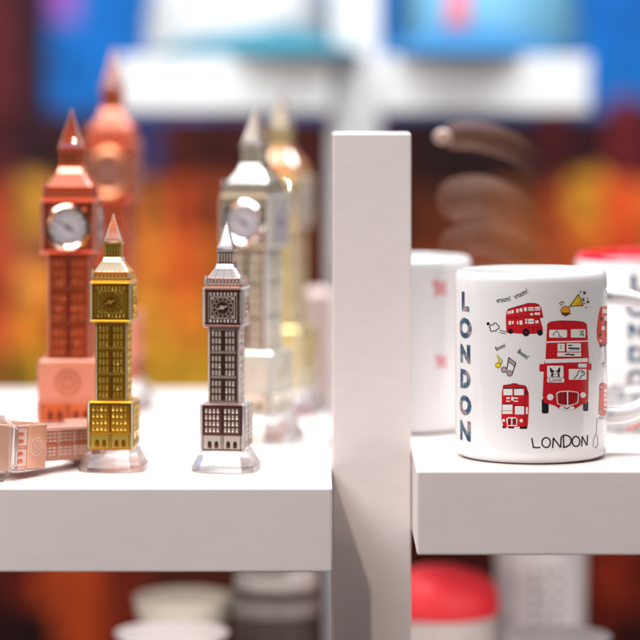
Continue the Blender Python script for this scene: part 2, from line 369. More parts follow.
s2 = make_tower('pale', True, 'large pale silver clock tower with white dial, behind the small silver one', GT); place_tower(s2, 255, .215, 108, -22)
g2 = make_tower('cream', True, 'blurred pale gold clock tower mostly hidden behind the large pale silver one', GT); place_tower(g2, 281, .36, 92, -16)
# the one lying down
ly = make_tower('blush', 'lying', 'rose crystal clock tower lying on its side at the far left edge', GT)
a = Vector((.55, .835, -.062)).normalized(); n = Vector((.835, -.55, 0)).normalized(); yv = -n; xv = yv.cross(a).normalized()
u = .000565
Rm = Matrix((xv, yv, a)).transposed().to_4x4()
B = Vector((-.1845, .027, ZL + 32*u + .0006))
ly.matrix_world = Matrix.Translation(B) @ Rm @ Matrix.Scale(u, 4)

# ------------------------------------------------------------------ mugs
MUGC = P(531, 0, .066); MUGC.z = ZR + .0003
RM = .0428; MH = .1046
RPX = RM/sc(.066)
INK = {
 'red': pmat('bus_red', (.56, .012, .02), .25, 0, .12, 500), 'scarlet': pmat('scarlet_print', (.70, .05, .02), .25, 0, .1, 500), 'black': pmat('ink_black', (.012, .011, .014), .3, 0, .2, 400),
 'white': pmat('ink_white', (.82, .80, .79), .25, 0, .02, 300), 'grey': pmat('ink_grey', (.36, .35, .36), .3, 0, .1, 400), 'maroon': pmat('ink_maroon', (.22, .006, .012), .3, 0, .15, 400),
 'yellow': pmat('ink_yellow', (.80, .62, .02), .25, 0, .05, 400), 'amber': pmat('ink_amber', (.80, .36, .02), .25, 0, .15, 500), 'mauve': pmat('ink_mauve', (.45, .32, .36), .3, 0, .1, 400), 'brown': pmat('ink_brown', (.12, .05, .02), .3, 0, .2, 400)}
def photo_ink():
    m, nt, b = new_mat('photo_lettering'); N = nt.nodes; L = nt.links
    tc = N.new('ShaderNodeTexCoord'); nz = N.new('ShaderNodeTexNoise'); nz.inputs['Scale'].default_value = 130; nz.inputs['Detail'].default_value = 3
    mp = N.new('ShaderNodeMapping'); mp.inputs['Location'].default_value = (.31, .12, .05); mp.inputs['Scale'].default_value = (1, 1, 1.2)
    cr = N.new('ShaderNodeValToRGB'); e = cr.color_ramp.elements
    e[0].position = .36; e[0].color = (.004, .030, .085, 1); e[1].position = .44; e[1].color = (.012, .075, .17, 1)
    for p, c in ((.50, (.03,.11,.16,1)), (.56, (.16,.22,.26,1)), (.60, (.50,.25,.24,1)), (.66, (.03,.12,.18,1))):
        x = e.new(p); x.color = c
    L.new(tc.outputs['Object'], mp.inputs[0]); L.new(mp.outputs[0], nz.inputs['Vector']); L.new(nz.outputs['Fac'], cr.inputs[0]); L.new(cr.outputs[0], b.inputs['Base Color'])
    b.inputs['Roughness'].default_value = .3
    return m
INK['photo'] = photo_ink()

def surf(px, py, off):
    th = math.asin(max(-.99, min(.99, (px-531)/RPX)))
    for _ in range(12):
        X = (px-320)*sc(.066-RM*math.cos(th))
        th = math.asin(max(-.9995, min(.9995, (X-MUGC.x)/RM)))
    z = P(0, py, .066-RM*math.cos(th)).z - MUGC.z
    r = RM+off
    return (r*math.sin(th), -r*math.cos(th), z)
class Decal:
    def __init__(s): s.bm = bmesh.new(); s.names = []; s.lay = s.bm.faces.layers.int.new('L'); s.k = 0
    def mi(s, ink):
        if ink not in s.names: s.names.append(ink)
        return s.names.index(ink)
    def poly(s, pts, ink, layer=0):
        vs = [s.bm.verts.new((p[0], p[1], 0)) for p in pts]
        f = s.bm.faces.new(vs); f.material_index = s.mi(ink); s.k += 1; f[s.lay] = layer*100 + s.k % 90
    def rect(s, x0, y0, x1, y1, ink, layer=0, r=0):
        if not r: s.poly([(x0,y0),(x1,y0),(x1,y1),(x0,y1)], ink, layer); return
        pts = []
        for cx, cy, a0 in ((x1-r,y1-r,0),(x0+r,y1-r,90),(x0+r,y0+r,180),(x1-r,y0+r,270)):
            for k in range(4):
                a_ = math.radians(a0+30*k); pts.append((cx+r*math.cos(a_), cy+r*math.sin(a_)))
        s.poly(pts, ink, layer)
    def circ(s, cx, cy, r, ink, layer=0, n=16, ry=None):
        s.poly([(cx+r*math.cos(2*math.pi*i/n), cy+(ry or r)*math.sin(2*math.pi*i/n)) for i in range(n)], ink, layer)
    def stroke(s, pts, w, ink, layer=0, closed=False):
        pts = [Vector(p) for p in pts]; n = len(pts); L, Rr = [], []
        for i in range(n):
            p0 = pts[(i-1) % n] if (closed or i > 0) else pts[i]; p1 = pts[(i+1) % n] if (closed or i < n-1) else pts[i]
            d0 = (pts[i]-p0); d1 = (p1-pts[i])
            d = ((d0.normalized() if d0.length else Vector((0,0))) + (d1.normalized() if d1.length else Vector((0,0))))
            d = d.normalized() if d.length > 1e-3 else d1.normalized()
            nn = Vector((-d.y, d.x)); k = 1.
            if d0.length and d1.length: k = 1/max(.45, abs(nn.dot(Vector((-d1.y, d1.x)).normalized())))
            L.append(pts[i]+nn*w/2*k); Rr.append(pts[i]-nn*w/2*k)
        for i in range(n if closed else n-1):
            j = (i+1) % n; s.poly([L[i], L[j], Rr[j], Rr[i]], ink, layer)
            s.k -= 1
        s.k += 1
    def ell(s, cx, cy, rx, ry, w, ink, layer=0, n=22):
        s.stroke([(cx+rx*math.cos(2*math.pi*i/n), cy+ry*math.sin(2*math.pi*i/n)) for i in range(n)], w, ink, layer, True)
    def text(s, body, cx, cy, size, rot, ink, layer=0, xs=1., off=0.):
        cu = bpy.data.curves.new('t', 'FONT'); cu.body = body; cu.size = size; cu.align_x = 'CENTER'; cu.align_y = 'CENTER'; cu.offset = off; cu.resolution_u = 3
        ob = bpy.data.objects.new('t', cu); COL.objects.link(ob)
        me = bpy.data.meshes.new_from_object(ob.evaluated_get(bpy.context.evaluated_depsgraph_get()))
        ca, sa = math.cos(math.radians(rot)), math.sin(math.radians(rot))
        vv = [s.bm.verts.new((cx + (v.co.x*xs*ca - v.co.y*sa), cy - (v.co.x*xs*sa + v.co.y*ca), 0)) for v in me.vertices]
        s.k += 1
        for p in me.polygons:
            try:
                f = s.bm.faces.new([vv[i] for i in p.vertices]); f.material_index = s.mi(ink); f[s.lay] = layer*100 + s.k % 90
            except ValueError: pass
        bpy.data.objects.remove(ob); bpy.data.curves.remove(cu); bpy.data.meshes.remove(me)
    def build(s, name, parent, mapper=surf, step=1.6):
        bm = s.bm
        bmesh.ops.triangulate(bm, faces=bm.faces[:])
        xs = [v.co.x for v in bm.verts]; x = min(xs)+step
        while x < max(xs):
            bmesh.ops.bisect_plane(bm, geom=bm.verts[:]+bm.edges[:]+bm.faces[:], plane_co=(x,0,0), plane_no=(1,0,0), dist=1e-5)
            x += step if abs(x-531) < 66 else step*.35
        # split by layer so each layer sits at its own height
        vs, fs, ms = [], [], []
        for f in bm.faces:
            L = f[s.lay]; off = .00004 + (L//100)*.00004 + (L % 100)*.0000003
            b = len(vs); vs += [mapper(v.co.x, v.co.y, off) for v in f.verts]; fs.append(tuple(range(b, b+len(f.verts)))); ms.append(f.material_index)
        bm.free()
        me = bpy.data.meshes.new(name); me.from_pydata(vs, [], fs)
        for nme in s.names: me.materials.append(INK[nme])
        for p, m_ in zip(me.polygons, ms): p.material_index = m_
        b2 = bmesh.new(); b2.from_mesh(me)
        for f in b2.faces:                                   # face outward
            c = f.calc_center_median()
            if f.normal.x*c.x + f.normal.y*c.y < 0: f.normal_flip()
        b2.to_mesh(me); b2.free()
        o = bpy.data.objects.new(name, me); COL.objects.link(o); o.parent = parent
        return o
def cv(x0, y0, k): return lambda x, y: (x0+x/k, y0+y/k)

def big_bus():
    D = Decal(); c = cv(535, 315, 6.213); w = 1/6.213
    def R(x0,y0,x1,y1,ink,l,r=0): p, q = c(x0,y0), c(x1,y1); D.rect(p[0],p[1],q[0],q[1],ink,l,r*w)
    def O(pts, ink, l): D.poly([c(*p) for p in pts], ink, l)
    def St(pts, t, ink, l, cl=False): D.stroke([c(*p) for p in pts], t*w, ink, l, cl)
    R(42,520,85,612,'black',0,12); R(298,530,331,597,'black',0,10)
    R(27,305,62,352,'red',0,8); R(330,300,351,342,'red',0,6)
    O([(75,62),(84,50),(100,42),(160,36),(250,38),(300,44),(316,54),(322,66),(328,150),(335,270),(333,300),(331,500),(327,545),(296,552),(262,575),(240,588),(160,588),(120,562),(56,545),(47,500),(56,300),(65,270),(70,150)], 'red', 1)
    St([(75,62),(84,50),(100,42),(160,36),(250,38),(300,44),(316,54),(322,66)], 4, 'maroon', 2)
    R(88,92,198,140,'white',2,6); R(222,88,312,140,'white',2,6)
    St([(118,132),(112,118),(134,98),(150,118),(146,134)],4,'black',3); St([(150,134),(166,134)],4,'black',3)
    St([(280,126),(296,94),(300,128),(284,114)],5,'black',3); St([(290,104),(274,100)],4,'black',3)
    O([(70,164),(328,158),(328,166),(70,173)], 'white', 2)
    R(140,178,184,226,'white',2,4); R(196,175,284,228,'white',2,4); D.text('1', *c(161,202), 38*w, 0, 'black', 3)
    St([(206,190),(230,188)],7,'black',3); St([(206,206),(276,208)],9,'black',3); St([(210,217),(270,217)],4,'grey',3)
    R(138,233,286,258,'white',2,4); St([(186,246),(210,243),(228,248),(246,245)],8,'black',3)
    O([(62,274),(328,268),(328,292),(62,299)], 'white', 2)
    R(75,315,176,388,'white',2,5); R(75,391,181,419,'white',2,8); R(209,335,319,402,'white',2,4); R(268,302,319,326,'white',2,4)
    O([(90,326),(104,334),(114,346),(138,345),(146,332),(156,322),(157,346),(150,362),(154,384),(96,384),(102,364),(94,348)], 'black', 3); O([(121,346),(131,346),(136,366),(144,376),(128,383),(110,377),(117,366)], 'white', 4); O([(122,366),(131,366),(127,373)], 'black', 5)
    for ex in (112,141): D.circ(*c(ex,359), 4*w, 'white', 5, 8)
    D.text('Limo', *c(128,405), 30*w, 3, 'black', 3, 1.35, .02)
    St([(240,398),(262,372),(270,348),(290,344),(306,356),(304,372),(286,378),(276,398)],5,'black',3); St([(284,356),(300,360)],4,'black',3)
    O([(131,486),(150,474),(198,470),(262,476),(271,490),(268,545),(240,558),(204,568),(160,562),(138,552)], 'white', 2)
    O([(137,490),(152,480),(197,476),(198,560),(162,556),(143,548)], 'maroon', 3); O([(205,476),(260,482),(265,492),(262,541),(238,552),(206,560)], 'maroon', 3)
    for x in (150,164,178): St([(x,482),(x+2,556)],4,'red',4)
    for x in (218,232,246): St([(x,480),(x-1,554)],4,'red',4)
    D.circ(*c(94,510), 20*w, 'white', 3); D.circ(*c(298,497), 18*w, 'white', 3)
    R(152,568,243,589,'white',3,6); St([(180,574),(196,582),(212,574)],6,'black',4)
    return D
def side_bus():
    D = Decal(); c = cv(480, 280, 9.143); w = 1/9.143
    def R(x0,y0,x1,y1,ink,l): p, q = c(x0,y0), c(x1,y1); D.rect(p[0],p[1],q[0],q[1],ink,l)
    def O(pts, ink, l): D.poly([c(*p) for p in pts], ink, l)
    O([(240,290),(256,268),(350,240),(440,214),(500,214),(540,226),(560,248),(578,338),(548,350),(574,440),(572,488),(410,494),(240,482),(236,350)], 'red', 1)
    D.stroke([c(*p) for p in ((256,268),(350,240),(440,214),(500,214),(540,226))], 8*w, 'maroon', 2)
    D.stroke([c(*p) for p in ((240,346),(400,336),(578,340))], 7*w, 'maroon', 2)
    for x0,x1,y0,y1 in ((250,264,285,312),(270,285,280,308),(290,308,275,305),(332,352,265,298),(362,388,258,290),(402,428,250,284),(440,492,248,280),(502,552,245,278),
                        (262,285,375,408),(294,308,375,402),(338,350,375,405),(362,388,370,408),(414,430,355,374),(414,430,380,400),(440,492,355,400),(505,535,370,395),(500,548,298,318),(458,484,304,322)):
        R(x0,y0,x1,y1,'white',2)
    R(440,262,492,267,'black',3); R(446,374,492,379,'black',3); R(505,262,552,266,'black',3)
    D.stroke([c(440,440),(c(500,430)),c(560,440)], 6*w, 'maroon', 2); D.stroke([c(484,405),c(488,480)], 5*w, 'maroon', 2); D.stroke([c(524,405),c(524,470)], 5*w, 'maroon', 2)
    for x,y,r in ((280,468,22),(420,478,33),(548,480,26)): D.circ(*c(x,y), r*w, 'black', 3, ry=r*1.1*w)
    D.circ(*c(420,478), 11*w, 'maroon', 4)
    pf = [(100,408),(118,412),(132,392),(152,396),(160,412),(176,420),(172,444),(152,452),(146,468),(124,462),(112,472),(92,462),(96,444),(86,430)]
    D.stroke([c(*p) for p in pf], 7*w, 'black', 1, True); D.circ(*c(75,400), 15*w, 'black', 1, 10)
    D.stroke([c(180,458),c(236,474)], 6*w, 'black', 1); D.stroke([c(178,478),c(236,492)], 6*w, 'black', 1)
    return D
def small_bus():
    D = Decal(); c = cv(485, 335, 6.4); w = 1/6.4
    def R(x0,y0,x1,y1,ink,l): p, q = c(x0,y0), c(x1,y1); D.rect(p[0],p[1],q[0],q[1],ink,l)
    R(112,578,134,597,'black',0); R(150,584,186,598,'black',0); R(222,580,270,601,'black',0)
    D.poly([c(*p) for p in ((115,324),(160,318),(180,311),(205,313),(212,319),(255,325),(268,340),(280,372),(281,470),(274,582),(180,590),(120,588),(105,545),(107,470),(108,370))], 'red', 1)
    D.stroke([c(*p) for p in ((115,324),(160,318),(180,311),(205,313),(212,319),(255,325),(268,340))], 6*w, 'maroon', 2)
    D.stroke([c(256,330),c(258,580)], 5*w, 'maroon', 2)
    for q in ((118,345,176,385),(187,345,248,385),(112,445,176,505),(192,455,250,508),(262,462,274,505)): R(*q,'white',2)
    for q in ((118,338,176,345),(187,338,248,345),(112,439,176,445),(186,448,250,454),(262,352,272,382)): R(*q,'black',2)
    R(112,482,176,487,'grey',3)
    for q in ((138,398,158,410),(168,396,182,420),(180,400,212,408),(136,420,160,427),(184,420,212,427)): R(*q,'white',2)
    D.poly([c(*p) for p in ((136,536),(150,526),(195,526),(208,536),(205,582),(142,582))], 'white', 2)
    R(146,534,168,576,'maroon',3); R(176,534,200,576,'maroon',3)
    D.circ(*c(119,546), 10*w, 'white', 3, 12); D.circ(*c(232,548), 11*w, 'white', 3, 12)
    return D
def doodles():
    D = Decal(); c = cv(485, 335, 6.4); w = 1/6.4
    e = cv(480, 280, 9.143)
    D.text('vroom!', *e(215,180), 7.4, 9, 'black', 0, .66, .16); D.text('vroom!', *e(375,128), 7.6, 26, 'black', 0, .66, .16)
    D.text('Boom!', *c(98,78), 6.0, 24, 'black', 0, .66, .16); D.text('Boom!', *c(244,124), 6.6, -36, 'black', 0, .7, .18)
    D.circ(*c(84,193), 17*w, 'yellow', 1); D.ell(*c(84,193), 17*w, 17*w, 3*w, 'black', 2, 14)
    D.stroke([c(98,190),c(76,134),c(106,166),c(104,184)], 9*w, 'yellow', 1); D.stroke([c(103,192),c(80,128),c(111,162),c(108,186)], 3*w, 'black', 2)
    D.poly([c(152,145),c(197,178),c(194,204),c(150,172)], 'mauve', 1)
    for x,y in ((122,222),(158,245)): D.circ(*c(x,y), 18*w, 'mauve', 1); D.ell(*c(x,y), 18*w, 18*w, 4*w, 'black', 2, 14)
    D.stroke([c(140,220),c(152,143)], 6*w, 'black', 2); D.stroke([c(176,243),c(198,178)], 6*w, 'black', 2); D.stroke([c(152,143),c(198,178)], 5*w, 'black', 2); D.stroke([c(150,170),c(192,203)], 4*w, 'black', 2)
    g = cv(540, 255, 6.4)
    D.circ(*g(162,358), 29*w, 'amber', 1); D.poly([g(136,368),g(188,368),g(176,386),g(162,390),g(146,385)], 'brown', 2); D.ell(*g(162,358), 29*w, 30*w, 4*w, 'brown', 3)
    D.poly([g(190,328),g(246,252),g(274,322)], 'yellow', 1); D.poly([g(215,315),g(262,290),g(274,322)], 'amber', 2); D.stroke([g(190,328),g(246,252),g(274,322)], 5*w, 'brown', 3, True)
    D.stroke([g(180,332),g(200,326)], 9*w, 'amber', 1)
    D.stroke([g(122,312),g(140,298),g(156,308)], 5*w, 'black', 1); D.stroke([g(128,322),g(146,312)], 4*w, 'black', 1)
    for x,y,r in ((284,242,10),(306,300,9),(278,290,7)): D.circ(*g(x,y), r*w, 'brown', 1, 9)
    for q in (((262,228),(258,244)),((290,332),(300,340)),((264,282),(284,276)),((276,312),(290,308)),((300,282),(308,276)),((190,372),(198,380))): D.stroke([g(*q[0]),g(*q[1])], 5*w, 'black', 1)
    D.stroke([g(418,222),g(426,244)], 6*w, 'black', 1)
    # hanging tag and squiggles at the handle side
    h = cv(530, 345, 4.74); k = 1/4.74
    D.stroke([h(318,345),h(314,420)], 3*k, 'grey', 1); D.stroke([h(312,422),h(300,450),h(300,480),h(312,488),h(322,470),h(320,436)], 4*k, 'grey', 1, True)
    D.stroke([h(340,92),h(354,82)], 5*k, 'black', 1); D.stroke([h(344,104),h(356,96)], 5*k, 'grey', 1)
    return D
def edge_buses():
    D = Decal(); g = cv(540, 255, 6.4); w = 1/6.4
    D.poly([g(384,338),(g(404,328)),g(432,326),g(462,330),g(462,480),g(440,560),g(416,578),(g(382,584)),g(366,540),g(362,480),g(372,400)], 'scarlet', 1)
    for q in ((398,346,428,374),(412,390,432,420),(393,456,414,480),(440,350,455,380),(440,396,455,420)): D.rect(*g(q[0],q[1]), *g(q[2],q[3]), 'white', 2)
    for q in ((386,400,400,420),(416,430,430,452),(378,500,390,520),(384,570,398,590),(404,566,416,584)): D.rect(*g(q[0],q[1]), *g(q[2],q[3]), 'black', 2)
    D.circ(*g(386,548), 8*w, 'white', 2, 10)
    h = cv(530, 345, 4.74); k = 1/4.74
    D.poly([h(330,186),h(338,178),h(352,178),h(366,190),h(372,240),h(370,300),h(352,338),h(334,336),h(324,322),h(328,240)], 'scarlet', 1)
    for x,y in ((336,200),(330,316)): D.circ(*h(x,y), 8*k, 'black', 2, 10); D.circ(*h(x,y), 5*k, 'white', 3, 10)
    for y in (210,232,254,276,298): D.rect(*h(350,y), *h(362,y+13), 'white', 2)
    D.rect(*h(326,340), *h(352,352), 'grey', 1)
    return D
def script_word():
    D = Decal(); c = cv(525, 400, 7.11); w = 10/7.11
    def St(pts): D.stroke([c(*p) for p in pts], w, 'black', 1)
    St([(48,270),(54,304),(60,337),(86,339),(109,337)])
    D.ell(*c(150,303), 30/7.11, 35/7.11, w, 'black', 1)
    St([(196,342),(199,306),(201,270)]); St([(199,268),(226,302),(252,338)]); St([(253,338),(255,300),(257,260)])
    St([(272,252),(274,296),(276,338)]); St([(260,258),(282,249),(306,254),(325,272),(328,294),(318,318),(296,332),(268,338)])
    D.ell(*c(362,295), 27/7.11, 36/7.11, w, 'black', 1)
    St([(402,330),(404,294),(406,258)]); St([(406,258),(422,290),(439,324)]); St([(440,324),(442,288),(444,250)])
    return D
def arc_map(x, y, off):      # x = arc millimetres from the letter axis, y = photo row
    th = math.radians(-63.6) + x/1000/RM; r = RM+off
    return (r*math.sin(th), -r*math.cos(th), P(0, y, .066-RM*.45).z - MUGC.z)
def block_word():
    D = Decal()
    for ch, y0, y1 in zip('LONDON', (50,148,248,342,440,535), (118,220,312,408,508,605)):
        ya, yb = 280+y0/3.76, 280+y1/3.76
        # arc mm horizontally, rows vertically
        D.text(ch, 0, (ya+yb)/2, (yb-ya)*1.34, 0, 'photo', 1, .64, 1.35)
    return D
def shadow_word():
    D = Decal()
    for ch, y0, y1 in zip('LONDON', (50,148,248,342,440,535), (118,220,312,408,508,605)):
        ya, yb = 280+y0/3.76, 280+y1/3.76
        D.text(ch, .45, (ya+yb)/2+.7, (yb-ya)*1.34, 0, 'grey', 0, .64, 1.35)
    return D

def make_mug(label, inner):
    root = empty('mug', MUGC); tag(root, label, 'mug', 'white printed mugs')
    mb = MB()
    t = .0034
    prof = [(RM-.006,0),(RM-.0035,.0004),(RM-.0012,.0018),(RM-.0002,.004),(RM,.007)] + [(RM, .007+(MH-.0125)*i/14) for i in range(1,15)]
    prof += [(RM-.0002,MH-.0038),(RM-.0008,MH-.0016),(RM-.0018,MH-.0004),(RM-.0028,MH),(RM-t-.0003,MH-.001)]
    no = len(prof)
    prof += [(RM-t-.0006,MH-.004),(RM-t-.001,.05),(RM-t-.001,.012),(RM-t-.004,.007),(.004,.006)]
    mats = [0]*(no-6) + [0]*5 + [1]*(len(prof)-no+1)
    mb.lathe(prof, 96, mats[:len(prof)-1])
    mb.build('cup_body', [M['ceramic'], inner], root, True)
    # handle on the right
    h = MB(); pts = []; rad = []
    top, bot, reach = MH-.0155, .0215, .036
    for i in range(29):
        a_ = math.pi/2 - math.pi*i/28
        ca, sa = math.cos(a_), math.sin(a_)
        x = RM-.0025 + reach*(abs(ca)**.62)
        z = (top+bot)/2 + (top-bot)/2*(math.copysign(abs(sa)**.75, sa))
        pts.append((x, 0, z)); rad.append((.0040+.0012*abs(sa)**6, .0066+.0015*abs(sa)**6))
    h.tube(pts, rad, 16); ho = h.build('handle', M['ceramic'], root, True)
    for o in (ho,): o.rotation_euler = (0, 0, math.radians(12))
    big_bus().build('bus_print', root); side_bus().build('bus_print', root); small_bus().build('bus_print', root); edge_buses().build('bus_print', root)
    doodles().build('doodle_print', root); script_word().build('word_print', root)
    shadow_word().build('letter_shadow_print', root, arc_map, 1.0); block_word().build('letter_print', root, arc_map, 1.0)
    return root
mug = make_mug('white mug in sharp focus with red double-decker buses and LONDON lettering', M['ceramic'])
INK['pale_red'] = pmat('faded_red_print', (.78, .34, .37), .3, 0, .15, 300)
m2 = empty('mug', (P(402,0,.20).x, .20, ZR+.0003)); tag(m2, 'blurred white mug with faint red marks, between the post and the sharp mug', 'mug', 'white printed mugs')
for o in mug.children:
    if o.name.split('.')[0] in ('cup_body', 'handle'):
        c = o.copy(); COL.objects.link(c); c.parent = m2
for cx, cy, k in ((565, 305, 1.), (567, 385, .8)):
    D = Decal()
    D.poly([(cx-9*k,cy-7*k),(cx-3*k,cy-11*k),(cx+2*k,cy-6*k),(cx+9*k,cy-9*k),(cx+7*k,cy+2*k),(cx+10*k,cy+9*k),(cx+1*k,cy+6*k),(cx-6*k,cy+11*k),(cx-5*k,cy+2*k)], 'pale_red', 1)
    D.build('mark_print', m2)
m2.rotation_euler = (0,0,math.radians(8))
for o in m2.children:
    if o.name.startswith('handle'): o.rotation_euler = (0,0,math.radians(75))
m3 = copy_tree(mug); m3['label'] = 'blurred white mug with red rim and blue lettering at the right edge'
m3.location = (P(644,0,.24).x, .24, ZR+.0003); m3.rotation_euler = (0,0,math.radians(51))
for o in m3.children:
    if o.name.startswith('cup_body'):
        o.data = o.data.copy(); o.data.materials[1] = M['red_glaze']
        for p in o.data.polygons:
            if p.center.z > MH-.004: p.material_index = 1

# clear crystal behind the mug's handle, with a red band
cr = empty('crystal_block', (P(630,0,.17).x, .17, ZR+.0003)); tag(cr, 'clear cut crystal block behind the mug handle at the right edge', 'ornament')
mb = MB(); chunk(mb, [(.013,.003,0),(.0155,.004,.001),(.0155,.004,.016),(.012,.003,.026),(.008,.002,.029)], 0, 0); mb.build('crystal_body', M['clear'], cr)
mb = MB(); mb.tube([(-.010,-.0158,.004),(-.003,-.0159,.0065),(.005,-.0159,.009),(.010,-.0158,.010)], .0008, 6); mb.build('red_stroke', INK['scarlet'], cr)
cr.rotation_euler = (0,0,math.radians(18))

# pale pink carton beside the post, far back
mb = MB(); w_, hgt = .0095, P(0,288,.43).z - ZL
mb.box((-w_,-.012,0),(w_,.012,hgt-.004)); mb.loft([[(a_*q, b_*q*1.2, z) for a_, b_ in ((-1,-1),(1,-1),(1,1),(-1,1))] for q, z in ((w_*.92,hgt-.004),(w_*.6,hgt))])
o = mb.build('gift_carton', pmat('pink_card', (.60,.46,.43), .6, 0, .06, 80), None, False, .001); o.location = (P(317,0,.43).x, .43, ZL+.0003)
tag(o, 'narrow pale pink carton standing at the back, left of the post', 'box')

# ------------------------------------------------------------------ lower shelf goods
ZB = ZL-.215; ZBR = ZR-.215
def lathe_thing(name, px, d, zb, prof, mats, mi, label, cat, parts=()):
    root = empty(name, (P(px,0,d).x, d, zb+.0003)); tag(root, label, cat); root.scale = (1.085, 1.085, 1)
    for nm, pf, m_ in parts:
        mb = MB(); mb.lathe(pf, 48); mb.build(nm, m_, root, True)
    return root
def h_of(py, d, zb): return P(0, py, d).z - zb
tin_d = pmat('tin_dark', (.075,.058,.055), .35, .3, .2, 60); tin_g = pmat('tin_grey', (.27,.25,.25), .35, .3, .1, 60); tin_l = pmat('tin_lid', (.50,.48,.46), .3, .1)
d = .34; H = h_of(588,d,ZB)
lathe_thing('travel_tin', 276, d, ZB, 0, 0, 0, 'dark grey banded tin with pale lid under the left shelf', 'tin', (
    ('tin_body', [(.020,0),(.0245,.002),(.0255,H-.018),(.0255,H-.017)], tin_d), ('grey_band', [(.0262,H-.0165),(.0266,H-.016),(.0266,H-.005),(.0262,H-.0045)], tin_g),
    ('dark_ring', [(.0264,H-.0043),(.0272,H-.003),(.0272,H+.0005),(.0262,H+.001)], tin_d), ('lid', [(.0255,H+.0012),(.0252,H+.010),(.022,H+.013),(.001,H+.0135)], tin_l)))
d = .36; H = h_of(596,d,ZB)
lathe_thing('cream_bowl', 184, d, ZB, 0, 0, 0, 'cream bowl on a foot under the left shelf, beside the dark tin', 'bowl', (
    ('bowl_body', [(.016,0),(.017,.004),(.013,.012),(.012,H-.034),(.022,H-.026),(.029,H-.012),(.031,H-.001),(.0305,H),(.029,H-.002),(.022,H-.02),(.002,H-.024)], M['ceramic_cream']),))
d = .26; H = h_of(632,d,ZB)
lathe_thing('white_dish', 172, d, ZB, 0, 0, 0, 'white dish whose rim just shows in front of the cream bowl', 'dish', (
    ('dish_body', [(.014,0),(.016,.003),(.014,.010),(.013,H-.025),(.026,H-.010),(.0335,H-.0008),(.033,H),(.031,H-.002),(.02,H-.012),(.002,H-.014)], M['ceramic']),))
d = .34; H = h_of(612,d,ZBR)
red_pl = pmat('red_lid', (.80,.025,.04), .5, 0, .05, 60); jar_m = pmat('jar_label', (.62,.57,.55), .4, 0, .25, 55)
jr = lathe_thing('storage_jar', 440, d, ZBR, 0, 0, 0, 'white jar with bright red domed lid under the right shelf', 'jar', (
    ('jar_body', [(.028,0),(.0335,.003),(.034,H-.006),(.033,H-.001)], jar_m), ('lid', [(.0345,H-.0008),(.0362,H+.001),(.0362,H+.010),(.034,H+.018),(.027,H+.0245),(.014,H+.029),(.001,H+.030)], red_pl)))
d = .42; H = h_of(545,d,ZBR)
pm = lathe_thing('patterned_cup', 541, d, ZBR, 0, 0, 0, 'pale cup printed with grey marks, right of the red-lidded jar', 'cup', (
    ('cup_body', [(.024,0),(.0275,.004),(.0295,H-.002),(.029,H),(.0275,H-.002),(.026,.01),(.002,.008)], pmat('pale_cup', (.84,.84,.85), .3, 0, .04, 40)),))
mb = MB()
for r in range(7):
    for c in range(3):
        th = math.radians(-14 + c*15 + random.uniform(-2,2)); z = H-.014-r*.0085; rr = .0275+(.002)*(z/H)+.0007
        mb.box((-.0022,-.0002,-.0020),(.0022,.0002,.0020), 0, Matrix.Translation((rr*math.sin(th), -rr*math.cos(th), z)) @ Matrix.Rotation(th, 4, 'Z'))
mb.build('grey_print', INK['grey'], pm)
d = .24; H = h_of(636,d,ZBR)
lathe_thing('white_plate', 556, d, ZBR, 0, 0, 0, 'white dish with a thin dark rim at the bottom edge, right side', 'dish', (
    ('dish_body', [(.014,0),(.016,.003),(.014,.010),(.013,H-.025),(.024,H-.010),(.0315,H-.001),(.030,H-.0012),(.02,H-.012),(.002,H-.014)], M['ceramic']), ('rim_band', [(.0317,H-.0009),(.0322,H-.0004),(.0320,H+.0002),(.0305,H),(.0302,H-.0008)], INK['grey'])))

